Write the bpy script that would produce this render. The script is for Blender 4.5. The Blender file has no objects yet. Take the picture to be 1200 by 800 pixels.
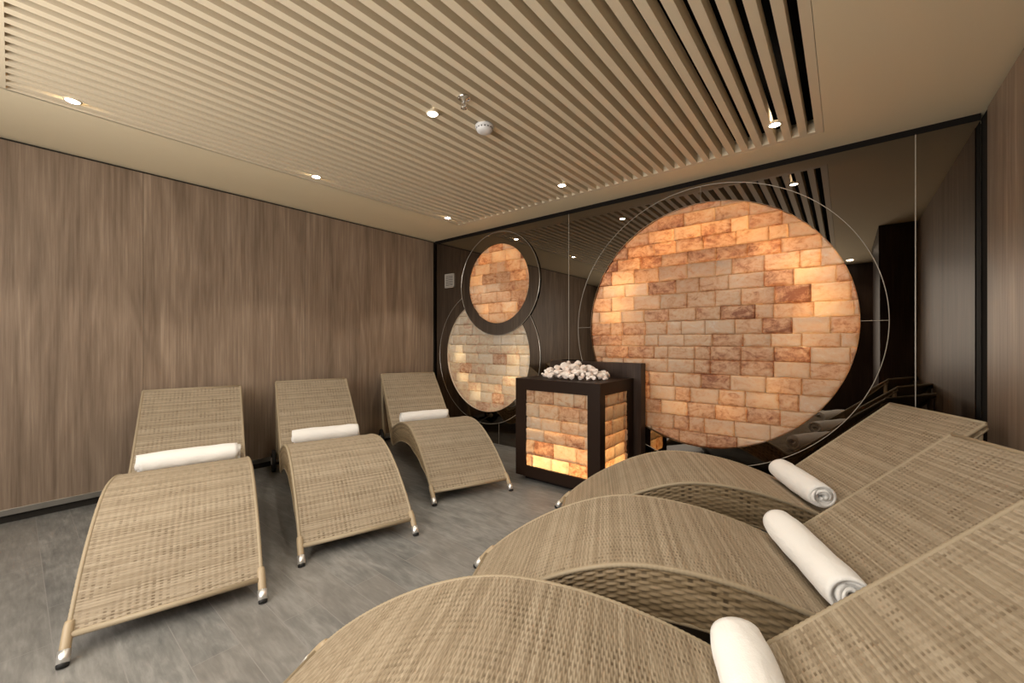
import bpy, bmesh, math, random
from mathutils import Vector, Matrix
from mathutils.geometry import tessellate_polygon
C = bpy.context.scene.collection
PI = math.pi
R = random.Random(7)

# ------------------------------------------------------------------ helpers
def link(name, me, mat=None, parent=None):
    o = bpy.data.objects.new(name, me); C.objects.link(o)
    if mat:
        for m in (mat if isinstance(mat, (list, tuple)) else [mat]): me.materials.append(m)
    if parent: o.parent = parent
    return o
def obj(name, bm, mat, parent=None, smooth=False):
    me = bpy.data.meshes.new(name)
    bmesh.ops.recalc_face_normals(bm, faces=bm.faces)
    bm.to_mesh(me); bm.free()
    if smooth:
        for p in me.polygons: p.use_smooth = True
    return link(name, me, mat, parent)
def raw(name, verts, faces, mat, parent=None, smooth=False, uvs=None):
    me = bpy.data.meshes.new(name); me.from_pydata(verts, [], faces); me.update()
    if smooth:
        for p in me.polygons: p.use_smooth = True
    if uvs:
        l = me.uv_layers.new(name='UVMap')
        for p in me.polygons:
            for li in p.loop_indices: l.data[li].uv = uvs[me.loops[li].vertex_index]
    return link(name, me, mat, parent)
def box(bm, x0, x1, y0, y1, z0, z1, bev=0):
    r = bmesh.ops.create_cube(bm, size=1)
    vs = r['verts']
    for v in vs:
        v.co = Vector(((x0+x1)/2+v.co.x*(x1-x0), (y0+y1)/2+v.co.y*(y1-y0), (z0+z1)/2+v.co.z*(z1-z0)))
    if bev:
        es = list({e for v in vs for e in v.link_edges})
        bmesh.ops.bevel(bm, geom=es, offset=bev, segments=2, affect='EDGES', profile=.5)
def bx(name, x0, x1, y0, y1, z0, z1, mat, parent=None, bev=0):
    bm = bmesh.new(); box(bm, x0, x1, y0, y1, z0, z1, bev); return obj(name, bm, mat, parent)
def cyl(bm, p0, p1, r0, r1=None, n=20, caps=True):
    r1 = r0 if r1 is None else r1
    p0, p1 = Vector(p0), Vector(p1); d = p1-p0
    m = Matrix.Translation((p0+p1)/2) @ d.to_track_quat('Z', 'Y').to_matrix().to_4x4()
    bmesh.ops.create_cone(bm, cap_ends=caps, segments=n, radius1=r0, radius2=r1, depth=d.length, matrix=m)
def lathe(bm, prof, n=32, m=None):
    m = m or Matrix.Identity(4)
    rings = []
    for r, z in prof:
        if r < 1e-6: rings.append([bm.verts.new(m @ Vector((0, 0, z)))])
        else: rings.append([bm.verts.new(m @ Vector((r*math.cos(2*PI*i/n), r*math.sin(2*PI*i/n), z))) for i in range(n)])
    for a, b in zip(rings, rings[1:]):
        for i in range(n):
            j = (i+1) % n
            if len(a) == 1 and len(b) == 1: continue
            if len(a) == 1: bm.faces.new((a[0], b[i], b[j]))
            elif len(b) == 1: bm.faces.new((a[i], a[j], b[0]))
            else: bm.faces.new((a[i], a[j], b[j], b[i]))
def tube(bm, pts, r, n=10, caps=True, closed=False):
    pts = [Vector(p) for p in pts]; rings = []
    N = len(pts); up = Vector((0, 0, 1)); prev = None
    for i, p in enumerate(pts):
        if closed: t = pts[(i+1) % N]-pts[i-1]
        else: t = pts[min(i+1, N-1)]-pts[max(i-1, 0)]
        t.normalize()
        if prev is None:
            a = up if abs(t.dot(up)) < .9 else Vector((1, 0, 0))
            u = t.cross(a).normalized()
        else: u = (prev-t*prev.dot(t)).normalized()
        prev = u; w = t.cross(u)
        rr = r[i] if isinstance(r, (list, tuple)) else r
        rings.append([bm.verts.new(p+rr*(math.cos(2*PI*k/n)*u+math.sin(2*PI*k/n)*w)) for k in range(n)])
    pr = list(zip(rings, rings[1:]))+([(rings[-1], rings[0])] if closed else [])
    for a, b in pr:
        for k in range(n): bm.faces.new((a[k], a[(k+1) % n], b[(k+1) % n], b[k]))
    if caps and not closed: bm.faces.new(rings[0][::-1]); bm.faces.new(rings[-1])
def empty(name, loc, rz=0, **kw):
    o = bpy.data.objects.new(name, None); C.objects.link(o); o.location = loc; o.rotation_euler = (0, 0, rz)
    o.empty_display_size = .1
    tag(o, **kw); return o
def tag(o, label=None, cat=None, group=None, kind=None):
    if label: o['label'] = label
    if cat: o['category'] = cat
    if group: o['group'] = group
    if kind: o['kind'] = kind
    return o
def S(o): o['kind'] = 'structure'; return o

# ------------------------------------------------------------------ materials
def mat(name, base=(.5,.5,.5), rough=.5, metal=0, spec=.5):
    m = bpy.data.materials.new(name); m.use_nodes = True
    b = m.node_tree.nodes['Principled BSDF']
    b.inputs['Base Color'].default_value = (*base, 1); b.inputs['Roughness'].default_value = rough
    b.inputs['Metallic'].default_value = metal; b.inputs['Specular IOR Level'].default_value = spec
    return m
class NT:
    def __init__(s, m): s.n = m.node_tree.nodes; s.l = m.node_tree.links; s.b = s.n['Principled BSDF']; s.out = s.n['Material Output']
    def new(s, t, **kw):
        nd = s.n.new(t)
        for k, v in kw.items():
            if k.startswith('i_'):
                key = k[2:]; key = int(key) if key.isdigit() else key.replace('_', ' ')
                nd.inputs[key].default_value = v
            else: setattr(nd, k, v)
        return nd
    def link(s, a, b): s.l.new(a, b)
    def noise(s, vec, scale, detail=4, rough=.55, dist=0):
        nd = s.new('ShaderNodeTexNoise'); nd.inputs['Scale'].default_value = scale; nd.inputs['Detail'].default_value = detail
        nd.inputs['Roughness'].default_value = rough; nd.inputs['Distortion'].default_value = dist
        s.link(vec, nd.inputs['Vector']); return nd.outputs['Fac']
    def mapping(s, vec, scale=(1,1,1), loc=(0,0,0), rot=(0,0,0)):
        nd = s.new('ShaderNodeMapping'); nd.inputs['Scale'].default_value = scale; nd.inputs['Location'].default_value = loc
        nd.inputs['Rotation'].default_value = rot; s.link(vec, nd.inputs['Vector']); return nd.outputs['Vector']
    def ramp(s, fac, stops, interp='LINEAR'):
        nd = s.new('ShaderNodeValToRGB'); cr = nd.color_ramp; cr.interpolation = interp
        while len(cr.elements) < len(stops): cr.elements.new(.5)
        for e, (p, c) in zip(cr.elements, stops): e.position = p; e.color = (*c, 1)
        s.link(fac, nd.inputs['Fac']); return nd.outputs['Color']
    def math(s, op, a, b=None):
        nd = s.new('ShaderNodeMath', operation=op)
        for i, v in enumerate((a, b)):
            if v is None: continue
            if isinstance(v, (int, float)): nd.inputs[i].default_value = v
            else: s.link(v, nd.inputs[i])
        return nd.outputs[0]
    def mix(s, fac, a, b, mode='MIX'):
        nd = s.new('ShaderNodeMix', data_type='RGBA', blend_type=mode)
        for key, v in ((0, fac), (6, a), (7, b)):
            if isinstance(v, (int, float)): nd.inputs[key].default_value = v
            elif isinstance(v, tuple): nd.inputs[key].default_value = (*v, 1)
            else: s.link(v, nd.inputs[key])
        return nd.outputs[2]
    def bump(s, h, strength=.3, dist=.01):
        nd = s.new('ShaderNodeBump'); nd.inputs['Strength'].default_value = strength; nd.inputs['Distance'].default_value = dist
        s.link(h, nd.inputs['Height']); s.link(nd.outputs['Normal'], s.b.inputs['Normal']); return nd

def wood(name, dark, mid, light, rough=.42, sc=1.0):
    m = mat(name, mid, rough, spec=.4 if name == 'wall_wood' else .2); t = NT(m)
    geo = t.new('ShaderNodeNewGeometry').outputs['Position']
    v = t.mapping(geo, (1, 1, .06))
    n1 = t.noise(v, 9*sc, 3, .6, .4); n2 = t.noise(t.mapping(geo, (1, 1, .03)), 60*sc, 5, .65)
    n3 = t.noise(t.mapping(geo, (1, 1, .22), (3, 1, 2)), 2.6*sc, 2, .5, .4)
    rings = t.math('FRACT', t.math('MULTIPLY', n3, 9.0))
    rings = t.math('ABSOLUTE', t.math('SUBTRACT', rings, .5))
    f = t.math('ADD', t.math('MULTIPLY', n1, .42), t.math('MULTIPLY', n2, .45))
    f = t.math('ADD', f, t.math('MULTIPLY', rings, .10))
    c = t.ramp(f, [(.35, dark), (.5, mid), (.63, light)])
    t.link(c, t.b.inputs['Base Color'])
    t.bump(n2, .12, .003)
    return m
M = {}
M['wall_wood'] = wood('wall_wood', (.180,.130,.094), (.285,.212,.157), (.41,.318,.242))
M['dark_wood'] = wood('dark_wood', (.030,.019,.014), (.052,.033,.025), (.085,.058,.044), .4)
M['espresso'] = mat('espresso', (.020,.010,.006), .45, spec=.18)
M['ceiling'] = mat('ceiling_paint', (.84,.74,.54), .75, spec=.2)
M['slat'] = mat('slat_paint', (.80,.70,.53), .6, spec=.3)
M['black'] = mat('black_void', (.006,.005,.004), .8, spec=.1)
M['trim_black'] = mat('black_trim', (.008,.006,.005), .7, spec=.15)
M['mirror'] = mat('bronze_mirror', (.225,.200,.175), .012, 1.0)
M['seam'] = mat('polished_edge', (.62,.58,.52), .25, .6)
M['metal'] = mat('brushed_metal', (.62,.61,.59), .3, 1)
M['chrome'] = mat('chrome', (.8,.79,.77), .15, 1)
M['cap'] = mat('cap_metal', (.80,.79,.77), .38, .85)
M['rubber'] = mat('rubber', (.012,.012,.012), .6)
M['white_plastic'] = mat('white_plastic', (.75,.75,.76), .4)
M['cavity'] = mat('white_cavity', (.85,.78,.68), .9)
M['vent'] = mat('vent_paint', (.55,.52,.48), .4)
M['plinth'] = mat('plinth_dark', (.02,.016,.012), .6)

def emit(name, col, k):
    m = mat(name); b = m.node_tree.nodes['Principled BSDF']
    b.inputs['Emission Color'].default_value = (*col, 1); b.inputs['Emission Strength'].default_value = k
    return m
M['lens'] = emit('lamp_lens', (1, .93, .82), 60)

# floor: grey wood-look planks running towards the left wall (X)
m = mat('floor_planks', (.2,.2,.2), .42, spec=.4); t = NT(m)
geo = t.new('ShaderNodeNewGeometry').outputs['Position']
br = t.new('ShaderNodeTexBrick', offset=.37, offset_frequency=2, squash=1)
br.inputs['Scale'].default_value = 1; br.inputs['Mortar Size'].default_value = .0016
br.inputs['Mortar Smooth'].default_value = .1
br.inputs['Brick Width'].default_value = .9; br.inputs['Row Height'].default_value = .155
br.inputs['Color1'].default_value = (0,0,0,1); br.inputs['Color2'].default_value = (1,1,1,1); br.inputs['Mortar'].default_value = (.5,.5,.5,1)
t.link(geo, br.inputs['Vector'])
n1 = t.noise(t.mapping(geo, (.25, 1, 1)), 26, 5, .6, .6)
n2 = t.noise(t.mapping(geo, (.7, 1, 1)), 3.2, 3, .6, .8)
n3 = t.noise(t.mapping(geo, (.12, 1, 1)), 90, 3, .6)
f = t.math('ADD', t.math('MULTIPLY', n1, .42), t.math('MULTIPLY', n2, .38))
f = t.math('ADD', f, t.math('MULTIPLY', n3, .2))
c = t.ramp(f, [(.36, (.105,.108,.108)), (.50, (.185,.186,.180)), (.64, (.30,.297,.285))])
tint = t.mix(t.math('MULTIPLY', br.outputs['Color'], .5), c, (.20,.18,.16))
hs = t.mix(.8, c, tint)
c2 = t.mix(br.outputs['Fac'], hs, (.24,.23,.22))
t.link(c2, t.b.inputs['Base Color'])
t.bump(t.math('SUBTRACT', n1, br.outputs['Fac']), .15, .003)
M['floor'] = m

# wicker
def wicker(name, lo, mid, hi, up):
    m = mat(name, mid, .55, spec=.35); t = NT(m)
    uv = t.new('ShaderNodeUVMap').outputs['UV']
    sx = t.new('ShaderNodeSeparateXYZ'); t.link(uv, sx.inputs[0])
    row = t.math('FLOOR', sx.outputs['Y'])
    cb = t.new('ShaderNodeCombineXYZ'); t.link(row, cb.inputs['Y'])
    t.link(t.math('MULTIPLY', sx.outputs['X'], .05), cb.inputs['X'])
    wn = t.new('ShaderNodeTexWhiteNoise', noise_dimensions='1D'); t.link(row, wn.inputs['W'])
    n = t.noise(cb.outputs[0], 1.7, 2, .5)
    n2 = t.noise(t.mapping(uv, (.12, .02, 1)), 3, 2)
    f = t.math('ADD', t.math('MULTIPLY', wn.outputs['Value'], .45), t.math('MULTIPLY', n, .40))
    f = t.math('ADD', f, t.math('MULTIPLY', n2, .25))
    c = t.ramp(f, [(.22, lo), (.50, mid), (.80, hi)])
    # dips where a weft dives are browned, crevice shade put into the colour
    ww = t.math('COSINE', t.math('MULTIPLY', t.math('ADD', sx.outputs['X'], row), PI))
    mk = t.new('ShaderNodeMapRange', interpolation_type='SMOOTHSTEP'); t.link(ww, mk.inputs['Value'])
    mk.inputs['From Min'].default_value = -.55; mk.inputs['From Max'].default_value = -.95
    pn = t.noise(t.mapping(uv, (.10, .035, 1), (5, 2, 0)), 2.2, 2)
    amt = t.new('ShaderNodeMapRange'); t.link(pn, amt.inputs['Value']); amt.inputs['From Min'].default_value = .36; amt.inputs['From Max'].default_value = .62
    amt.inputs['To Min'].default_value = .05; amt.inputs['To Max'].default_value = .85
    cc = t.new('ShaderNodeCombineXYZ'); t.link(t.math('FLOOR', t.math('ADD', sx.outputs['X'], .5)), cc.inputs['X']); t.link(row, cc.inputs['Y'])
    w2 = t.new('ShaderNodeTexWhiteNoise', noise_dimensions='2D'); t.link(cc.outputs[0], w2.inputs['Vector'])
    cell = t.math('ADD', .25, t.math('MULTIPLY', w2.outputs['Value'], .75))
    c = t.mix(t.math('MULTIPLY', t.math('MULTIPLY', mk.outputs[0], amt.outputs[0]), cell), c, up)
    t.link(c, t.b.inputs['Base Color'])
    return m
M['weave'] = wicker('tan_weave', (.230,.178,.118), (.312,.250,.174), (.405,.335,.245), (.115,.078,.044))
M['weave_side_shaded'] = wicker('tan_weave_side_shaded', (.17,.12,.065), (.24,.175,.10), (.31,.235,.145), (.03,.018,.009))  # seat weave darkened for the side panels, standing in for their shade
M['strand'] = mat('edge_strand', (.36,.29,.195), .5)
M['leg_wrap'] = mat('leg_paint', (.40,.31,.20), .4)

# towel terry
m = mat('white_terry', (.90,.89,.87), .95, spec=.1); t = NT(m)
tc = t.new('ShaderNodeTexCoord').outputs['Object']
t.bump(t.math('ADD', t.math('MULTIPLY', t.noise(tc, 260, 3, .6), .25), t.math('MULTIPLY', t.noise(t.mapping(tc, (.5, 1, 1)), 16, 3, .55, .8), 1.6)), .5, .010)
t.b.inputs['Sheen Weight'].default_value = .3
M['towel'] = m

# himalayan salt: per-brick tone is the brick's own colour, translucent
def salt(name, trans, ramp=None):
    m = mat(name, (.7,.45,.3), .42, spec=.4); t = NT(m)
    at = t.new('ShaderNodeAttribute', attribute_name='tone'); tone = at.outputs['Fac']
    geo = t.new('ShaderNodeNewGeometry').outputs['Position']
    nA = t.noise(t.mapping(geo, (1,1,1.6)), 9, 6, .65, 1.5)
    nB = t.noise(geo, 34, 6, .7, .6)
    nC = t.noise(geo, 2.3, 2, .5, .5)
    f = t.math('ADD', t.math('MULTIPLY', tone, .62), t.math('MULTIPLY', t.math('SUBTRACT', nA, .5), 1.35))
    f = t.math('ADD', f, t.math('MULTIPLY', t.math('SUBTRACT', nB, .5), .8))
    f = t.math('ADD', f, t.math('ADD', t.math('MULTIPLY', t.math('SUBTRACT', nC, .5), .7), .22))
    c = t.ramp(f, ramp or [(.08, (.36,.16,.09)), (.28, (.62,.36,.22)), (.45, (.76,.53,.35)), (.65, (.80,.63,.46)), (.85, (.80,.67,.54)), (1.0, (.84,.77,.68))])
    t.link(c, t.b.inputs['Base Color'])
    t.bump(t.math('ADD', nA, nB), .35, .012)
    ct = t.mix(1.0, c, (1.0,.86,.60), 'MULTIPLY')
    tr = t.new('ShaderNodeBsdfTranslucent'); t.link(ct, tr.inputs['Color'])
    mx = t.new('ShaderNodeMixShader'); mx.inputs[0].default_value = trans
    t.link(t.b.outputs[0], mx.inputs[1]); t.link(tr.outputs[0], mx.inputs[2]); t.link(mx.outputs[0], t.out.inputs['Surface'])
    return m
M['salt'] = salt('salt_brick', .40)
M['salt_pale'] = salt('salt_brick_pale', .34, [(.06, (.50,.28,.18)), (.28, (.72,.54,.42)), (.45, (.78,.68,.54)), (.65, (.82,.76,.66)), (.85, (.84,.80,.74)), (1.0, (.88,.86,.82))])
m = mat('salt_rock', (.9,.80,.74), .5); t = NT(m)
geo = t.new('ShaderNodeNewGeometry').outputs['Position']
t.link(t.ramp(t.noise(geo, 22, 4), [(.3, (.80,.64,.56)), (.5, (.92,.82,.76)), (.7, (.95,.91,.87))]), t.b.inputs['Base Color'])
t.bump(t.noise(geo, 60, 4), .5, .006)
M['rock'] = m

# ------------------------------------------------------------------ room
H = 2.5; W = 4.81; YB = -4.7; G = .035
S(bx('floor', -.3, W+.3, YB-.1, .4, -.12, 0, M['floor']))
# ceiling with the rectangular opening of the slatted field
FX0, FX1, FY0, FY1 = .80, 4.10, -3.56, -.27
bm = bmesh.new()
box(bm, -.3, FX0, YB-.1, .4, H, H+.1); box(bm, FX1, W+.3, YB-.1, .4, H, H+.1)
box(bm, FX0, FX1, FY1, .4, H, H+.1); box(bm, FX0, FX1, YB-.1, FY0, H, H+.1)
S(obj('ceiling', bm, M['ceiling']))
def panel_wall(name, x0, x1, ys, z0, z1, m_):
    bm = bmesh.new()
    for a, b in zip(ys, ys[1:]): box(bm, x0, x1, a+.0012, b-.0012, z0, z1)
    return S(obj(name, bm, m_))
panel_wall('wall_left', -.03, 0, [YB, -4.09, -2.868, -1.648, -.428, 0], .095, H-.02, M['wall_wood'])
S(bx('trim_1', -.12, -.03, YB, .15, 0, H, M['plinth']))
S(bx('baseboard_left', -.03, .006, YB, -.002, .055, .095, M['metal'], bev=.002))
panel_wall('wall_right', W, W+.03, [-4.7, -3.55, -2.35, -1.15, -.108], .095, H-.03, M['wall_wood'])
S(bx('trim_2', W+.03, W+.12, YB, .15, 0, H, M['plinth']))
S(bx('baseboard_right', W-.006, W+.03, -4.7, -.108, .055, .095, M['metal'], bev=.002))
bm = bmesh.new(); WX0, WX1, WZ0, WZ1 = 1.1, 3.95, .75, 2.3
box(bm, -.1, WX0, YB-.1, YB, 0, H); box(bm, WX1, W+.1, YB-.1, YB, 0, H); box(bm, WX0, WX1, YB-.1, YB, 0, WZ0); box(bm, WX0, WX1, YB-.1, YB, WZ1, H)
S(obj('wall_rear', bm, M['dark_wood']))
bm = bmesh.new()
for x in (WX0, (2*WX0+WX1)/3, (WX0+2*WX1)/3, WX1-.05): box(bm, x, x+.05, YB-.07, YB-.02, WZ0, WZ1)
for z in (WZ0, WZ1-.05): box(bm, WX0, WX1, YB-.07, YB-.02, z, z+.05)
S(obj('fill_window_1', bm, M['trim_black']))  # added unseen window, invented to bring fill light into the room
panel_wall('wall_return', 4.50, W, [-4.2, -3.4, -2.68], 0, H, M['dark_wood'])

# mirror wall with holes for the salt discs
def circ(cx, cz, r, n=96): return [(cx+r*math.cos(2*PI*i/n), cz+r*math.sin(2*PI*i/n)) for i in range(n)]
UP = (1.11, 1.845, .455, .593); LO = (.906, 1.014, .662, .800); BG = (3.30, 1.314, .980, 1.118)
def union_outline(a, b, ra, rb):
    A = [p for p in circ(a[0], a[1], ra, 180) if math.hypot(p[0]-b[0], p[1]-b[1]) > rb]
    B = [p for p in circ(b[0], b[1], rb, 180) if math.hypot(p[0]-a[0], p[1]-a[1]) > ra]
    cx, cz = (a[0]+b[0])/2, (a[1]+b[1])/2
    return sorted(A+B, key=lambda p: math.atan2(p[1]-cz, p[0]-cx))
def filled(name, loops, y0, y1, m_, parent=None):
    vl = [[Vector((x, z, 0)) for x, z in lp] for lp in loops]
    tris = tessellate_polygon(vl); flat = [v for lp in vl for v in lp]
    n = len(flat)
    verts = [(v.x, y0, v.y) for v in flat]+[(v.x, y1, v.y) for v in flat]
    faces = [tuple(t_) for t_ in tris]+[tuple(i+n for i in t_[::-1]) for t_ in tris]
    k = 0
    for lp in loops:
        L = len(lp)
        for i in range(L): faces.append((k+i, k+(i+1) % L, n+k+(i+1) % L, n+k+i))
        k += L
    bm = bmesh.new(); bv = [bm.verts.new(v) for v in verts]
    for fc in faces:
        try: bm.faces.new([bv[i] for i in fc])
        except ValueError: pass
    return obj(name, bm, m_, parent)
rect = [(0, .0), (W, .0), (W, H-.035), (0, H-.035)]
S(filled('wall_mirror', [rect, union_outline(UP, LO, UP[2]+.02, LO[2]+.02), circ(BG[0], BG[1], BG[2]+.03, 128)], .03, .038, M['mirror']))
S(bx('trim_3', 0, W, .028, .06, H-.04, H, M['trim_black']))
n_ = 4
for sx_ in (1.12, 2.05, 4.54):
    z0 = .0; z1 = H-.035
    if sx_ == 1.12: z1 = .24
    S(bx('trim_%d' % n_, sx_-.0025, sx_+.0025, +.028, .034, z0, z1, M['seam'])); n_ += 1
S(bx('trim_%d' % n_, W+.004, W+.03, -.106, .05, 0, H-.03, M['trim_black'])); n_ += 1
S(bx('wall_back', -.1, W+.1, .20, .30, 0, H, M['plinth']))

def clip_poly(poly, inside, inter):
    out = []
    for i in range(len(poly)):
        a, b = poly[i-1], poly[i]
        ia, ib = inside(a), inside(b)
        if ib:
            if not ia: out.append(inter(a, b))
            out.append(b)
        elif ia: out.append(inter(a, b))
    return out
def clip_circle(poly, cx, cz, r, n=80):
    cp = circ(cx, cz, r, n)
    for i in range(n):
        p, q = cp[i], cp[(i+1) % n]
        ex, ez = q[0]-p[0], q[1]-p[1]
        def side(a): return ex*(a[1]-p[1])-ez*(a[0]-p[0])
        def inter(a, b):
            sa, sb = side(a), side(b); t_ = sa/(sa-sb); return (a[0]+(b[0]-a[0])*t_, a[1]+(b[1]-a[1])*t_)
        poly = clip_poly(poly, lambda a: side(a) >= 0, inter)
        if len(poly) < 3: return []
    return poly
def bricks(name, courses, clipf, mat_, parent, y0=.0, relief=.012, seed=1, drop=None, xf=None):
    """courses: list of (x0,x1,z0,z1). front faces -Y. five-sided pillowed blocks"""
    rr = random.Random(seed); verts, faces, tone = [], [], []
    for (a, b, c, d) in courses:
        jb = .0004
        poly = [(a+jb, c+jb), (b-jb, c+jb), (b-jb, d-jb), (a+jb, d-jb)]
        # subdivide edges
        pp = []
        for i in range(4):
            p, q = poly[i], poly[(i+1) % 4]
            for k in range(4): pp.append((p[0]+(q[0]-p[0])*k/4, p[1]+(q[1]-p[1])*k/4))
        poly = clipf(pp)
        if len(poly) < 3: continue
        cx = sum(p[0] for p in poly)/len(poly); cz = sum(p[1] for p in poly)/len(poly)
        if drop and drop(cx, cz, poly): continue
        tn = rr.random(); tn = .22+.6*tn if rr.random() > .10 else .03
        base = len(verts); n = len(poly); fr = y0-rr.uniform(0, relief)
        sz = min(b-a, d-c)
        def ring(ins, y, wob=0):
            for p in poly:
                L = math.hypot(p[0]-cx, p[1]-cz)+1e-9; k = max(0, 1-ins/L)
                w = rr.uniform(-wob, wob)
                verts.append((cx+(p[0]-cx)*k, y+w, cz+(p[1]-cz)*k))
        ring(0, y0+.03); ring(0, y0+.008); ring(.003, fr+.002, .001); ring(.012, fr-.003, .003); ring(.030, fr-.005, .004)
        verts.append((cx, fr-.006, cz))
        for k in range(4):
            for i in range(n):
                j = (i+1) % n; faces.append((base+k*n+i, base+k*n+j, base+(k+1)*n+j, base+(k+1)*n+i)); tone.append(tn)
        for i in range(n): faces.append((base+4*n+i, base+4*n+(i+1) % n, base+5*n)); tone.append(tn)
    if xf: verts = [tuple(xf @ Vector(v)) for v in verts]
    o = raw(name, verts, faces, mat_, parent, smooth=True)
    a_ = o.data.attributes.new('tone', 'FLOAT', 'FACE')
    a_.data.foreach_set('value', tone)
    return o
def courses(x0, x1, z0, z1, h, w, seed):
    rr = random.Random(seed); out = []; z = z0; k = 0
    while z < z1-.01:
        hh = h*rr.uniform(.86, 1.14); ze = min(z+hh, z1)
        if z1-ze < .03: ze = z1
        x = x0-(k % 2)*w/2-rr.uniform(0, .05)
        while x < x1:
            ww = w*rr.choice([1, 1, 1, .85, 1.1, .55]); xe = x+ww
            out.append((max(x, x0), min(xe, x1), z, ze)); x = xe
        z = ze; k += 1
    return [c for c in out if c[1]-c[0] > .012]
def ring_plate(name, cx, cz, r0, r1, yf, yb, m_, parent, clip=None, n=160, tilt=None):
    bm = bmesh.new(); rad = [r0+(r1-r0)*i/6 for i in range(7)]
    V = {}
    def vv(i, k, y):
        i %= n
        if (i, k, y) not in V:
            a = 2*PI*i/n; V[i, k, y] = bm.verts.new((cx+rad[k]*math.cos(a), y, cz+rad[k]*math.sin(a)))
        return V[i, k, y]
    def keep(i, k):
        a = 2*PI*(i+.5)/n; r = (rad[k]+rad[k+1])/2
        return clip is None or clip(cx+r*math.cos(a), cz+r*math.sin(a))
    for i in range(n):
        for k in range(6):
            if keep(i, k):
                bm.faces.new((vv(i, k, yf), vv(i+1, k, yf), vv(i+1, k+1, yf), vv(i, k+1, yf)))
                if k == 0: bm.faces.new((vv(i, 0, yf), vv(i+1, 0, yf), vv(i+1, 0, yb), vv(i, 0, yb)))
                if k == 5: bm.faces.new((vv(i, 6, yf), vv(i+1, 6, yf), vv(i+1, 6, yb), vv(i, 6, yb)))
    if tilt:
        for v in bm.verts:
            dx, dz = v.co.x-cx, v.co.z-cz
            v.co.y += tilt[0]*dx+tilt[1]*dz
    return obj(name, bm, m_, parent)
def ring_line(name, cx, cz, r, y, m_, parent, clip=None, rad=.0025, tilt=None):
    bm = bmesh.new(); n = 200; seg = []; runs = []
    for i in range(n+1):
        a = 2*PI*i/n+PI/2; p = (cx+r*math.cos(a), cz+r*math.sin(a))
        if clip is None or clip(*p):
            yy = y+((tilt[0]*(p[0]-cx)+tilt[1]*(p[1]-cz)) if tilt else 0); seg.append((p[0], yy, p[1]))
        elif seg: runs.append(seg); seg = []
    if seg: runs.append(seg)
    for s_ in runs:
        if len(s_) > 2: tube(bm, s_, rad, 6)
    return obj(name, bm, m_, parent)
def disc(root_label, spec, cat, seed, yb, yplate, clip=None, cliprow=None, tilt=None, brick_y=.012, m_='salt'):
    cx, cz, r0, r1 = spec
    t_ = empty('salt_disc', (cx, 0, cz), label=root_label, cat=cat)
    off = Vector((-cx, 0, -cz))
    cs = courses(cx-r0, cx+r0, cz-r0, cz+r0, .112, .215, seed)
    b = bricks('salt_bricks', cs, lambda p: clip_circle(p, cx, cz, r0), M[m_], t_, y0=brick_y, seed=seed, drop=cliprow)
    b.location = off
    p = ring_plate('glass_ring', cx, cz, r0, r1, yplate, .029, M['mirror'], t_, clip, tilt=tilt); p.location = off
    e = ring_line('ring_edge', cx, cz, r1, yplate, M['seam'], t_, clip, tilt=tilt); e.location = off
    # wall recess: rim and light box behind the bricks, named among the trims
    bm = bmesh.new(); n = 96
    for i in range(n):
        a0, a1 = 2*PI*i/n, 2*PI*(i+1)/n; am = (a0+a1)/2
        if cliprow and cliprow(cx+r0*math.cos(am), cz+r0*math.sin(am), None): continue
        q = [bm.verts.new((r*math.cos(a), y, r*math.sin(a))) for a, r, y in ((a0, r0+.001, yplate), (a1, r0+.001, yplate), (a1, r0+.001, .15), (a0, r0+.001, .15))]
        bm.faces.new(q)
    S(obj('trim_%d' % (20+seed), bm, M['cavity'])).location = (cx, 0, cz)
    bm = bmesh.new(); lathe(bm, [(0, 0), (r0+.01, 0)], 96, Matrix.Translation((0, .15, 0)) @ Matrix.Rotation(PI/2, 4, 'X'))
    S(obj('trim_%d' % (40+seed), bm, M['cavity'])).location = (cx, 0, cz)
    return t_
disc('large round backlit salt brick wall at the right, behind the glowing salt cube', BG, 'salt wall', 11, .15, -.012, tilt=(-.0012, .013))
far_up = lambda x, z, p=None: math.hypot(x-UP[0], z-UP[1]) < UP[2]+.05
disc('small upper round salt panel, orange toned, overlapping the paler disc below it', UP, 'salt wall', 5, .15, .012, brick_y=.022)
disc('lower left round salt panel, pale and partly covered by the smaller disc ring', LO, 'salt wall', 8, .15, .021,
     clip=lambda x, z: math.hypot(x-UP[0], z-UP[1]) > UP[2]+.06, cliprow=lambda x, z, p: math.hypot(x-UP[0], z-UP[1]) < UP[2]+.03, brick_y=.048, m_='salt_pale')
# seams in the large glass ring
bgroot = [o for o in bpy.data.objects if o.name == 'salt_disc'][0]
for a in (0, PI/2, PI):
    c_, s_ = math.cos(a), math.sin(a); r0, r1 = BG[2], BG[3]; bm = bmesh.new()
    f_ = lambda x, z: -.0135-.0012*x+.013*z
    tube(bm, [(r*c_, f_(r*c_, r*s_), r*s_) for r in (r0, r1)], .0018, 6)
    obj('ring_seam', bm, M['seam'], bgroot)

def lamp(kind, name, loc, energy, col=(1,.86,.68), size=.05, rot=(0,0,0), cone=None, blend=.5, sx=None, sy=None):
    l = bpy.data.lights.new(name, kind); l.energy = energy; l.color = col
    if kind == 'AREA':
        l.shape = 'RECTANGLE'; l.size = sx; l.size_y = sy
    else: l.shadow_soft_size = size
    if cone: l.spot_size = math.radians(cone); l.spot_blend = blend
    o = bpy.data.objects.new(name, l); C.objects.link(o); o.location = loc; o.rotation_euler = rot
    return o
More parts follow.
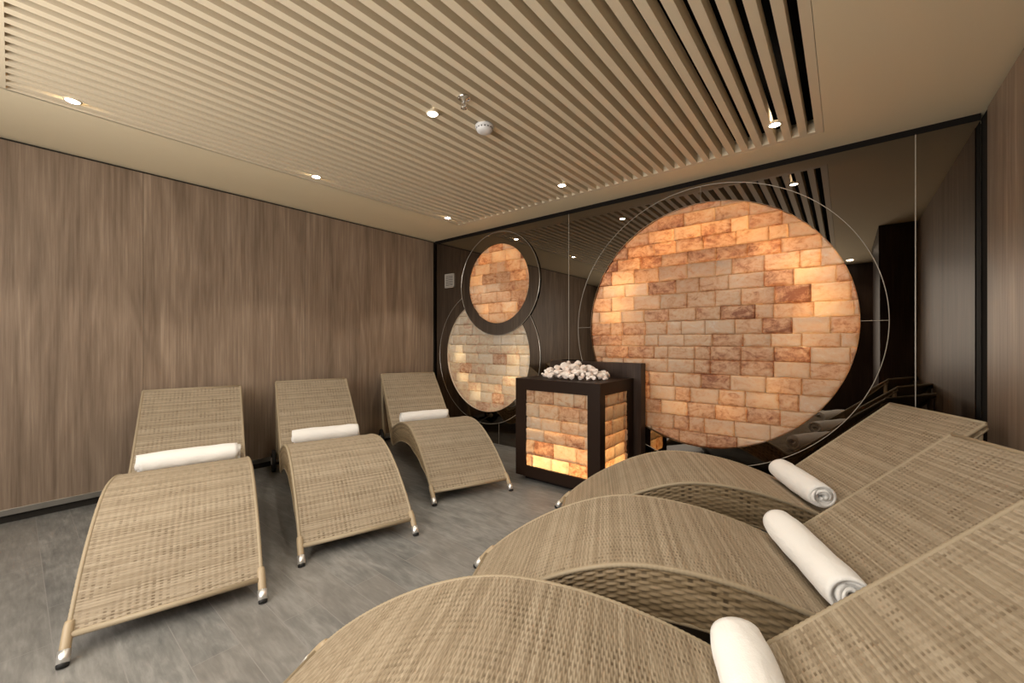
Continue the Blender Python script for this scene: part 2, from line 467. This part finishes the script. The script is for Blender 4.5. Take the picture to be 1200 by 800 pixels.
# LED strings in the light boxes behind the salt
K_LED = 1.0
def leds(spec, angs, y, e, rf=.86, col=(1,.68,.34)):
    for a in angs:
        a = math.radians(a)
        lamp('POINT', 'led_lamp', (spec[0]+spec[2]*rf*math.cos(a), y, spec[1]+spec[2]*rf*math.sin(a)), e*K_LED, col, .03)
leds(BG, (10, 30, 50, 70, 90, 110, 130, 150, 170), .135, 1.0, .78)
leds(BG, (-15, -45, -75, -105, -135, -165), .13, .38, .70)
leds(UP, (15, 55, 90, 125, 165, 240, 300), .11, .30, .75)
leds(LO, (180, 215, 250, 290, 325, 0), .125, .42, .70, (1, .86, .66))

# ------------------------------------------------------------------ wall vent
v = empty('wall_vent', (.288, .029, 1.955), label='small square louvred metal wall vent beside the left wall corner', cat='vent')
bm = bmesh.new()
for a in ((-.082, -.072, -.088, .088), (.072, .082, -.088, .088), (-.082, .082, -.088, -.078), (-.082, .082, .078, .088)): box(bm, a[0], a[1], -.014, 0, a[2], a[3])
obj('frame', bm, M['vent'], v)
bm = bmesh.new()
for i in range(7):
    z = -.066+i*.022; box(bm, -.072, .072, -.012, -.008, z-.006, z+.006)
obj('louvre', bm, M['vent'], v)
bx('backing', -.072, .072, -.004, 0, -.078, .078, M['trim_black'], v)

# ------------------------------------------------------------------ slatted ceiling
sc = empty('slatted_ceiling_panel', ((FX0+FX1)/2, (FY0+FY1)/2, H), label='beige slatted ceiling panel with dark gaps over the loungers', cat='ceiling panel')
ox, oy, oz = -(FX0+FX1)/2, -(FY0+FY1)/2, -H
GX0, GX1, GY0, GY1 = .805+.0, 4.057, -3.53, -.31
bm = bmesh.new(); g = .002
box(bm, FX0+g-.01, GX0, FY0+g, FY1-g, H, H+.06); box(bm, GX1, FX1-g, FY0+g, FY1-g, H, H+.06)
box(bm, GX0, GX1, FY0+g, GY0, H, H+.06); box(bm, GX0, GX1, GY1, FY1-g, H, H+.06)
for v_ in bm.verts: v_.co += Vector((ox, oy, oz))
obj('frame', bm, M['slat'], sc)
NS = 40; pitch = (GX1-GX0-.0415)/ (NS-1)
pr = None
for i in range(NS-1):
    x = GX0+.0415+i*pitch
    if pr is None:
        bm = bmesh.new(); box(bm, 0, pitch-.0415, GY0+oy, GY1+oy, 0, .08, .001); pr = obj('slat', bm, M['slat'], sc); o = pr
    else: o = pr.copy(); C.objects.link(o); o.parent = sc
    o.location = (x+ox, 0, 0)
bm = bmesh.new(); box(bm, FX0-.3, FX1+.3, FY0-.3, FY1+.3, H+.30, H+.32)
for a in ((FX0-.3, FX0-.28, FY0-.3, FY1+.3), (FX1+.28, FX1+.3, FY0-.3, FY1+.3), (FX0-.3, FX1+.3, FY0-.3, FY0-.28), (FX0-.3, FX1+.3, FY1+.28, FY1+.3)): box(bm, a[0], a[1], a[2], a[3], H+.1, H+.3)
for v_ in bm.verts: v_.co += Vector((ox, oy, oz))
obj('plenum', bm, M['black'], sc)
# ------------------------------------------------------------------ downlights
lbl = {(0, 0): 'small lit downlight at the far left corner of the slats, near the mirror wall',
       (0, 1): 'small lit downlight over the middle lounger of the left row',
       (0, 2): 'small lit downlight furthest left, over the nearest left lounger',
       (1, 0): 'small lit downlight between the two other lamps along the mirror wall',
       (1, 1): 'small lit downlight in the middle of the slats beside the smoke detector',
       (2, 0): 'small lit downlight at the right end of the slats near the large salt disc'}
E_SPOT = 33
for ix, x in enumerate((.92, 2.35, 3.87)):
    for iy, y in enumerate((-.575, -1.97, -3.3)):
        if (ix, iy) in lbl:
            d = empty('downlight', (x, y, H), label=lbl[ix, iy], cat='ceiling light', group='downlights in the slatted ceiling')
            bm = bmesh.new(); lathe(bm, [(.027, -.001), (.029, -.005), (.036, -.004), (.038, 0), (.038, .01), (.027, .01)], 28); obj('trim_ring', bm, M['slat'], d, True)
            bm = bmesh.new(); lathe(bm, [(0, -.009), (.018, -.008), (.028, -.003)], 28); obj('lens', bm, M['lens'], d, True)
        lamp('SPOT', 'downlight_lamp', (x, y, H-.012), E_SPOT*(1 if (ix, iy) in lbl else .9), (1,.90,.76), .02, cone=94, blend=.28)
for x, y in ((3.95, -3.95), (4.25, -4.35), (2.4, -4.2)):
    d = empty('downlight', (x, y, H), label='small lit downlight behind, seen only in the dark mirror', cat='ceiling light', group='downlights at the rear')
    bm = bmesh.new(); lathe(bm, [(0, -.002), (.03, -.002), (.036, -.004), (.04, 0)], 24); obj('lens', bm, M['lens'], d, True)
    lamp('SPOT', 'rear_lamp', (x, y, H-.012), 16, (1,.88,.72), .02, cone=110, blend=.6)

# sprinkler and detector
sp = empty('fire_sprinkler', (2.60, -1.96, H), label='small chrome fire sprinkler head hanging from the ceiling slats', cat='sprinkler')
bm = bmesh.new(); lathe(bm, [(0, .004), (.034, .004), (.036, -.002), (.030, -.008), (.016, -.010), (.012, -.02), (0, -.02)], 28); obj('escutcheon', bm, M['chrome'], sp, True)
bm = bmesh.new()
for s_ in (-1, 1): tube(bm, [(s_*.008, 0, -.018), (s_*.016, 0, -.028), (s_*.014, 0, -.042), (0, 0, -.052)], .0025, 8)
obj('yoke', bm, M['chrome'], sp, True)
bm = bmesh.new(); cyl(bm, (0, 0, -.018), (0, 0, -.048), .003, n=10); obj('bulb', bm, M['metal'], sp)
bm = bmesh.new(); lathe(bm, [(0, -.052), (.006, -.052), (.017, -.055), (.017, -.057), (0, -.058)], 20); obj('deflector', bm, M['chrome'], sp, True)
sd = empty('smoke_detector', (2.49, -1.68, H), label='round white smoke detector mounted under the ceiling slats', cat='detector')
bm = bmesh.new(); lathe(bm, [(0, .003), (.055, .003), (.057, -.006), (.055, -.013), (.050, -.016), (0, -.016)], 36); obj('base', bm, M['white_plastic'], sd, True)
bm = bmesh.new(); lathe(bm, [(.050, -.016), (.050, -.026), (.044, -.036), (.028, -.043), (0, -.045)], 36); obj('cover', bm, M['white_plastic'], sd, True)
bm = bmesh.new()
for i in range(16):
    a = 2*PI*i/16; p = Vector((.0502*math.cos(a), .0502*math.sin(a), -.021)); cyl(bm, p, p+Vector((.0015*math.cos(a), .0015*math.sin(a), 0)), .004, n=8)
obj('vent_slot', bm, M['trim_black'], sd)

# ------------------------------------------------------------------ salt cube
CX0, CX1, CY0, CY1, CZ0, CZ1 = 1.995, 2.795, -.755, -.135, .04, .865
cube = empty('salt_cube', ((CX0+CX1)/2, (CY0+CY1)/2, 0), label='square dark wood pedestal with glowing salt brick sides and rocks on top', cat='salt lamp')
ox, oy = -(CX0+CX1)/2, -(CY0+CY1)/2
def sh(bm):
    for v_ in bm.verts: v_.co += Vector((ox, oy, 0))
    return bm
F = .105; bm = bmesh.new(); th = .03
# front frame (Y=CY0) and side frame (X=CX1), left frame, back
box(bm, CX0, CX0+F, CY0, CY0+th, CZ0, CZ1); box(bm, CX1-F, CX1, CY0, CY0+th, CZ0, CZ1)
box(bm, CX0+F, CX1-F, CY0, CY0+th, CZ1-.095, CZ1); box(bm, CX0+F, CX1-F, CY0, CY0+th, CZ0, CZ0+.09)
for x0, x1 in ((CX1-th, CX1), (CX0, CX0+th)):
    box(bm, x0, x1, CY0+th, CY0+.085, CZ0, CZ1); box(bm, x0, x1, CY1-.11, CY1, CZ0, CZ1)
    box(bm, x0, x1, CY0+.085, CY1-.11, CZ1-.095, CZ1); box(bm, x0, x1, CY0+.085, CY1-.11, CZ0, CZ0+.09)
box(bm, CX0+th, CX1-th, CY1-th, CY1, CZ0, CZ1); box(bm, CX0+th, CX1-th, CY0+th, CY1-th, CZ0, CZ0+.02)
obj('frame', sh(bm), M['espresso'], cube)
bx('top', CX0+th, CX1-th, CY0+th, CY1-th, CZ1-.025, CZ1-.001, M['espresso'], cube).location = (ox, oy, 0)
bm = bmesh.new(); box(bm, CX0+.06, CX1-.06, CY0+.06, CY1-.06, 0, CZ0); obj('plinth', sh(bm), M['trim_black'], cube)
zb0, zb1 = CZ0+.085, CZ1-.09
cs = courses(CX0+F-.01, CX1-F+.01, zb0, zb1, .108, .19, 21)
b = bricks('salt_bricks', cs, lambda p: p, M['salt'], cube, y0=0, relief=.006, seed=3); b.location = (ox, oy+CY0+.02, 0)
cs = courses(CY0+.08, CY1-.105, zb0, zb1, .108, .19, 22)
rot = Matrix.Rotation(PI/2, 4, 'Z')   # local x -> +y, front -y -> +x
b = bricks('salt_bricks', cs, lambda p: p, M['salt'], cube, y0=0, relief=.008, seed=4, xf=rot); b.location = (ox+CX1-.018, oy, 0)
for x in (CX0+.2, (CX0+CX1)/2, CX1-.2): lamp('POINT', 'cube_lamp', (x, CY0+.16, CZ0+.10), 3.2, (1,.68,.36), .03)
lamp('POINT', 'cube_lamp', (CX1-.13, (CY0+CY1)/2, CZ0+.10), 2.6, (1,.68,.36), .03)
lamp('POINT', 'cube_lamp', ((CX0+CX1)/2, (CY0+CY1)/2, CZ0+.45), 1.2, (1,.70,.40), .05)

bb = empty('backboard', (2.40, -.068, 0), label='dark wood box panel standing behind the glowing cube against the mirror', cat='panel')
bm = bmesh.new(); box(bm, -.47, .46, -.066, .036, .03, .992, .002); obj('body', bm, M['dark_wood'], bb)
bm = bmesh.new(); box(bm, -.44, .43, -.05, .03, 0, .03); obj('foot', bm, M['trim_black'], bb)

# rocks on the cube
def rock_mesh(seed):
    rr = random.Random(seed); bm = bmesh.new(); bmesh.ops.create_icosphere(bm, subdivisions=2, radius=1)
    pl = [(Vector((rr.gauss(0,1), rr.gauss(0,1), rr.gauss(0,1))).normalized(), rr.uniform(.45, .85)) for _ in range(12)]
    for v_ in bm.verts:
        for n, d in pl:
            k = v_.co.dot(n)
            if k > d: v_.co -= n*(k-d)
        v_.co *= rr.uniform(.97, 1.03)
    me = bpy.data.meshes.new('salt_rock'); bm.to_mesh(me); bm.free(); me.materials.append(M['rock']); return me
rms = [rock_mesh(s_) for s_ in range(7)]
rr = random.Random(42); placed = []
cxr, cyr = 2.39, -.43; HR, HH = .31, .135
def top_h(x, y):
    d = math.hypot((x-cxr)/HR, (y-cyr)/.26); return max(0, 1-d)
tries = 0
while len(placed) < 70 and tries < 9000:
    tries += 1
    a = rr.uniform(0, 2*PI); q = math.sqrt(rr.random())
    x, y = cxr+HR*q*math.cos(a), cyr+.25*q*math.sin(a)
    r = rr.uniform(.032, .058)*(1 if q < .75 else .7)
    zmax = HH*top_h(x, y)**.8
    # drop: lowest z where it does not sink deep into others
    z = CZ1+r*.80
    for (px, py, pz, prr) in placed:
        dd = math.hypot(px-x, py-y); s_ = (r+prr)*.84
        if dd < s_: z = max(z, pz+math.sqrt(s_*s_-dd*dd))
    if z+r*.8-CZ1 > zmax+.045: continue
    placed.append((x, y, z, r))
for i, (x, y, z, r) in enumerate(placed):
    o = bpy.data.objects.new('salt_rock', rms[i % 7]); C.objects.link(o)
    o.location = (x, y, z); o.scale = (r*rr.uniform(1.0, 1.35), r*rr.uniform(.9, 1.15), r*rr.uniform(.75, 1.0)); o.rotation_euler = (rr.uniform(-.4, .4), rr.uniform(-.4, .4), rr.uniform(0, 6))
    tag(o, 'whitish pink salt rock in the heap on top of the glowing cube', 'rock', 'salt rocks heaped on the cube')

# ------------------------------------------------------------------ loungers
P = [0.124, 0.194, 0.798, 0.445, 0.28, 0.2, 0.217, 0.456, 1.415, 0.299, 2.046, 0.804, 0.646]
LW = P[12]
def bez(a, b, c, d, n):
    out = []
    for i in range(n):
        t_ = i/(n-1); u = 1-t_
        out.append(Vector((u**3*a[0]+3*t_*u*u*b[0]+3*t_*t_*u*c[0]+t_**3*d[0], u**3*a[1]+3*t_*u*u*b[1]+3*t_*t_*u*c[1]+t_**3*d[1])))
    return out
s1 = bez((0, 0), (P[0], P[1]), (P[2]-P[4], P[3]), (P[2], P[3]), 60)
s2 = bez((P[2], P[3]), (P[2]+P[5], P[3]), (P[8]-P[6], P[9]+P[7]*P[6]), (P[8], P[9]), 50)
s3 = [Vector((P[8], P[9])).lerp(Vector((P[10], P[11])), i/40) for i in range(41)]
prof = s1+s2[1:]+s3[1:]
# resample evenly, soften the valley corner
def resample(pts, n):
    L = [0]
    for a, b in zip(pts, pts[1:]): L.append(L[-1]+(b-a).length)
    out = []; k = 0
    for i in range(n):
        s_ = L[-1]*i/(n-1)
        while k < len(pts)-2 and L[k+1] < s_: k += 1
        f_ = (s_-L[k])/(L[k+1]-L[k]+1e-12); out.append(pts[k].lerp(pts[k+1], f_))
    return out, L[-1]
prof, LEN = resample(prof, 401)
for _ in range(22):
    q = [p.copy() for p in prof]
    for i in range(1, 400): q[i] = prof[i-1]*.25+prof[i]*.5+prof[i+1]*.25
    prof = q
def pt(d):
    f_ = max(0, min(399.999, d/LEN*400)); i = int(f_); return prof[i].lerp(prof[i+1], f_-i)
def nrm(d):
    t_ = (pt(d+.01)-pt(d-.01)).normalized(); return Vector((-t_.y, t_.x))
D0 = .105   # arc length where the woven panel starts
WF, WP = .0060, .0240
def weave_sheet(name, W_, length, posf, mat_, parent, wf=WF, wp=WP, amp=.0016, rnd=.0014, nu=6, nv=3):
    """posf(u, v, h) -> 3D point; u across 0..W_, v along 0..length"""
    rows = int(round(length/wf)); cols = int(round(W_/wp)); wf = length/rows; wp = W_/cols
    wrr = random.Random(3); verts, faces, uvs = [], [], []
    us = [i*wp/nu for i in range(cols*nu+1)]
    prof_v = [(.03, 0.0), (.25, .85), (.5, 1.0), (.75, .85)] if nv == 4 else [(.04, 0), (.36, .9), (.68, .9)]
    nr = 0
    for r in range(rows):
        for (fv, hv) in prof_v:
            v = (r+fv)*wf
            for u in us:
                w = .5+.5*math.cos(PI*u/wp+PI*r)      # 1 on top, 0 where it dives under an upright
                dip = 1-min(1, w/.36); dip = dip*dip*(3-2*dip)
                amt = (.62+.38*math.sin(u*23+r*.11)*math.cos(r*.07+2))*wrr.uniform(.45, 1.15) if dip > 0 else 0
                h = .0018*hv-.0018-dip*.0046*amt*(.35+.65*hv)+.0006*w
                verts.append(posf(u, v, h)); uvs.append((u/wp, r+fv))
            nr += 1
    for u in us: verts.append(posf(u, length, -rnd)); uvs.append((u/wp, rows-.01))
    nr += 1; nu_ = len(us)
    for j in range(nr-1):
        for i in range(nu_-1):
            a = j*nu_+i; faces.append((a, a+1, a+nu_+1, a+nu_))
    return raw(name, verts, faces, mat_, parent, smooth=True, uvs=uvs)
def skirt(d):
    # depth of the side skirt below the top edge along the arc
    kp = [(D0, .0), (.25, .025), (.45, .085), (.75, .15), (1.0, .175), (1.45, .185), (1.56, .185), (1.7, .14), (1.95, .08), (LEN, .028)]
    for (a, x), (b, y) in zip(kp, kp[1:]):
        if d <= b:
            f_ = (d-a)/(b-a); f_ = max(0, min(1, f_)); return x+(y-x)*(f_*f_*(3-2*f_)*.5+f_*.5)
    return kp[-1][1]
def make_lounger():
    root = empty('sun_lounger', (0, 0, 0))
    hw = LW/2-.012
    def top(u, v, h):
        d = D0+v; p = pt(d)+nrm(d)*h; return (p.x, u-hw, p.y)
    weave_sheet('woven_seat', 2*hw, LEN-D0-.004, top, M['weave'], root)
    # underside backing
    n = 90; vs, fs = [], []
    for i in range(n+1):
        d = D0+(LEN-D0-.004)*i/n; p = pt(d)-nrm(d)*.010
        vs += [(p.x, -hw, p.y), (p.x, hw, p.y)]
    for i in range(n): fs.append((2*i, 2*i+1, 2*i+3, 2*i+2))
    raw('seat_backing', vs, fs, M['weave_side_shaded'], root, True)
    for s_ in (-1, 1):
        def side(u, v, h, s_=s_):
            d = D0+v; p = pt(d); k = skirt(d)*u
            return (p.x+(nrm(d).x*-k)*.25, s_*(hw+.004+h), p.y-k*.98)
        # strands run along the length
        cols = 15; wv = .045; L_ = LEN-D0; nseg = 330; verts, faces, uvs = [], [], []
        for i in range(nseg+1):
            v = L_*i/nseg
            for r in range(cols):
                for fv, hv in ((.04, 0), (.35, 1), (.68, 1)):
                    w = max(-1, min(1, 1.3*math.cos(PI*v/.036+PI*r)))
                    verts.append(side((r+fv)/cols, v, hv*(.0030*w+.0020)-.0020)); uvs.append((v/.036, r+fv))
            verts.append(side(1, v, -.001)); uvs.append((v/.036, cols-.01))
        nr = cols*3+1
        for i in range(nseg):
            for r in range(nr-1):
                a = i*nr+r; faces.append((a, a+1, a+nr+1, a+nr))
        raw('side_panel', verts, faces, M['weave_side_shaded'], root, True, uvs)
        # wrapped side rail
        bm = bmesh.new(); pts = []; rad = []
        NR = 420
        for i in range(NR+1):
            d = D0-.01+(LEN-D0+.008)*i/NR; p = pt(d); pts.append((p.x, s_*hw, p.y-.006)); rad.append(.0085+(.0008 if i % 3 else -.0006))
        tube(bm, pts, rad, 8)
        obj('side_rail', bm, M['strand'], root, True)
        bm = bmesh.new(); pts = []
        for i in range(120):
            d = D0+.05+(LEN-D0-.05)*i/119; k = skirt(d); p = pt(d); pts.append((p.x-nrm(d).x*k*.25, s_*(hw+.003), p.y-k*.98))
        tube(bm, pts, .006, 6); obj('lower_rail', bm, M['strand'], root, True)
        # front leg following the curve to the floor
        pts = []
        for i in range(9):
            d = .052+(D0+.05-.052)*i/8; p = pt(d); pts.append((p.x, s_*hw, p.y-.003))
        bm = bmesh.new(); tube(bm, pts, [.0165]*7+[.0155, .014], 16); lg = obj('front_leg', bm, M['leg_wrap'], root, True)
        bm = bmesh.new(); p0, p1 = pt(.014), pt(.058)
        tube(bm, [(p0.x, s_*hw, p0.y), (p0.x*.6+p1.x*.4, s_*hw, p0.y*.6+p1.y*.4), (p1.x, s_*hw, p1.y-.003)], [.0185, .019, .019], 18); obj('metal_cap', bm, M['cap'], lg, True)
        bm = bmesh.new(); tube(bm, [(p0.x-.006, s_*hw, 0.0), (p0.x-.002, s_*hw, .007), (p0.x+.004, s_*hw, p0.y+.006)], [.016, .0185, .0175], 16); obj('foot_tip', bm, M['rubber'], lg, True)
        # rear leg with wheel
        bm = bmesh.new(); h = pt(LEN-.03)
        tube(bm, [(h.x, s_*(hw-.008), h.y-.02), (h.x-.01, s_*(hw-.008), .45), (1.93, s_*(hw-.008), .12), (1.90, s_*(hw-.008), .085)], .015, 12); obj('rear_leg', bm, M['strand'], root, True)
        wh = None
        bm = bmesh.new(); mm = Matrix.Translation((1.88, s_*(hw+.028), .10)) @ Matrix.Rotation(PI/2, 4, 'X')
        lathe(bm, [(.070, -.014), (.092, -.016), (.0985, -.009), (.0985, .009), (.092, .016), (.070, .014), (.070, -.014)], 40, mm)
        wh = obj('wheel', bm, M['rubber'], root, True)
        bm = bmesh.new(); lathe(bm, [(0, -.012), (.07, -.009), (.07, .009), (0, .012)], 32, mm); obj('wheel_disc', bm, M['rubber'], wh, True)
        bm = bmesh.new(); lathe(bm, [(0, -.022), (.028, -.020), (.034, -.012), (.034, .012), (.028, .020), (0, .022)], 28, mm); obj('hub_cap', bm, M['cap'], wh, True)
    bm = bmesh.new(); p = pt(D0)
    tube(bm, [(p.x, -hw, p.y-.003), (p.x, hw, p.y-.003)], .0115, 10); obj('front_bar', bm, M['strand'], root, True)
    bm = bmesh.new(); p = pt(LEN-.002)
    tube(bm, [(p.x, -hw, p.y-.003), (p.x, hw, p.y-.003)], .008, 10); obj('head_bar', bm, M['strand'], root, True)
    bm = bmesh.new(); cyl(bm, (1.88, -hw-.03, .10), (1.88, hw+.03, .10), .009); obj('axle', bm, M['metal'], root, True)
    return root
def copy_tree(o, parent=None):
    c = o.copy(); C.objects.link(c); c.parent = parent
    for ch in list(o.children): copy_tree(ch, c)
    return c
poses = [(2.088, -3.095, 2.884), (2.090, -2.254, 2.837), (2.043, -1.307, 2.745), (2.757, -1.340, .489), (2.839, -2.256, .454), (2.820, -3.130, .440)]
ll = ['tan wicker sun lounger at the left front, nearest of the row by the wood wall',
      'tan wicker sun lounger in the middle of the left row, wheel showing at its side',
      'tan wicker sun lounger in the left row beside the small round salt panels',
      'tan wicker sun lounger on the right nearest the mirror and the glowing salt cube',
      'tan wicker sun lounger in the middle of the right row',
      'tan wicker sun lounger in the right foreground, closest to the viewer']
proto = make_lounger()
for i, (x, y, a) in enumerate(poses):
    o = proto if i == 0 else copy_tree(proto)
    o.location = (x, y, 0); o.rotation_euler = (0, 0, a)
    tag(o, ll[i], 'sun lounger', 'wicker sun loungers')

# ------------------------------------------------------------------ towels
def towel_mesh(seed, L=.54, Rt=.066, flat=.0, turns=4.2):
    rr = random.Random(seed); ph = [rr.uniform(0, 6) for _ in range(8)]
    ns = 150; nl = 26; r_in = .012; th = (Rt-r_in)/turns
    verts = []; faces = []
    def cr(k, off):
        a = 2*PI*turns*k/ns; r = r_in+(Rt-r_in)*(k/ns)+off
        return a, r
    def P3(k, off, xx):
        a, r = cr(k, off); out = k/ns
        f_ = xx/L
        # outer bulge and taper at the ends
        e = abs(2*f_); bul = 1-.10*max(0, e-.72)/.28*out+.018*math.sin(3*f_*PI+ph[0])+.012*math.sin(7*f_*PI+ph[1]+a)
        wob = 1+.018*math.sin(2*a+ph[2])+.012*math.sin(3*a+4*f_+ph[3])
        r2 = r*bul*wob
        xs = xx+(.010*math.sin(a*.7+ph[4])*(2*f_)+.006*math.sin(1.3*a+ph[5])*abs(2*f_))
        y, z = r2*math.cos(a+ph[6]*0+3.9), r2*math.sin(a+3.9)
        y *= 1.05; z = z*.94
        return (xs, y, z)
    half = th*.47
    for i in range(nl+1):
        f_ = i/nl; xx = (f_-.5)*L
        for k in range(ns+1): verts.append(P3(k, -half, xx))
        for k in range(ns+1): verts.append(P3(k, half, xx))
    n2 = 2*(ns+1)
    for i in range(nl):
        for k in range(ns):
            a = i*n2+k; b = a+ns+1
            faces.append((a, a+1, a+1+n2, a+n2)); faces.append((b, b+n2, b+1+n2, b+1))
        for k in (0, ns):
            a = i*n2+k; b = a+ns+1; faces.append((a, a+n2, b+n2, b) if k == 0 else (a, b, b+n2, a+n2))
    for i in (0, nl):
        for k in range(ns):
            a = i*n2+k; b = a+ns+1; faces.append((a, b, b+1, a+1) if i == 0 else (a, a+1, b+1, b))
    me = bpy.data.meshes.new('rolled_towel'); me.from_pydata(verts, [], faces); me.update()
    for p in me.polygons: p.use_smooth = True
    me.materials.append(M['towel']); return me
tl = ['white rolled towel on the front left lounger, in the bend below its backrest',
      'white rolled towel on the middle lounger of the left row',
      'white rolled towel on the lounger beside the round salt panels',
      'white rolled towel on the right lounger nearest the mirror wall',
      'white rolled towel on the middle lounger of the right row, spiral end showing',
      'white rolled towel on the foreground lounger, cut off at the bottom edge']
# (offset across, extra yaw, s shift, length)
tw = [(.0, .02, 0, .54, 1), (-.03, -.03, 0, .50, 2), (-.02, .0, 0, .48, 3), (.0, .0, 0, .50, 4), (.01, .02, 0, .52, 5), (.02, -.04, -.01, .52, 6)]
for i, (x, y, a) in enumerate(poses):
    off, yaw, ds, L_, sd_ = tw[i]; sv = P[8]-.008+ds; zv = P[9]+.0765+.014
    me = towel_mesh(sd_, L_)
    o = bpy.data.objects.new('rolled_towel', me); C.objects.link(o)
    c_, s_ = math.cos(a), math.sin(a)
    o.location = (x+c_*sv-s_*off, y+s_*sv+c_*off, zv)
    o.rotation_euler = (0, 0, a+PI/2+yaw+(PI if i >= 3 else 0))
    tag(o, tl[i], 'towel', 'rolled towels on the loungers')

# ------------------------------------------------------------------ world, camera
w = bpy.data.worlds.new('World'); bpy.context.scene.world = w; w.use_nodes = True
w.node_tree.nodes['Background'].inputs['Color'].default_value = (1, .93, .84, 1)
w.node_tree.nodes['Background'].inputs['Strength'].default_value = 8.2  # warm sky, acts as fill through the added rear window
pl = lamp('AREA', 'fill_window_portal', ((WX0+WX1)/2, YB-.08, (WZ0+WZ1)/2), 1, sx=WX1-WX0, sy=WZ1-WZ0, rot=(PI/2, 0, 0))  # portal for the sky fill at the added window opening
pl.data.cycles.is_portal = True
cam = bpy.data.cameras.new('camera'); co = bpy.data.objects.new('camera', cam); C.objects.link(co)
co.location = (4.2, -3.51, 1.18); co.rotation_euler = (PI/2, 0, math.radians(39.2))
cam.sensor_width = 36; cam.lens = 36*478/1200; cam.clip_start = .02
bpy.context.scene.camera = co
vs = bpy.context.scene.view_settings
vs.view_transform = 'Standard'; vs.look = 'None'; vs.gamma = 1; vs.use_curve_mapping = False; vs.exposure = 0
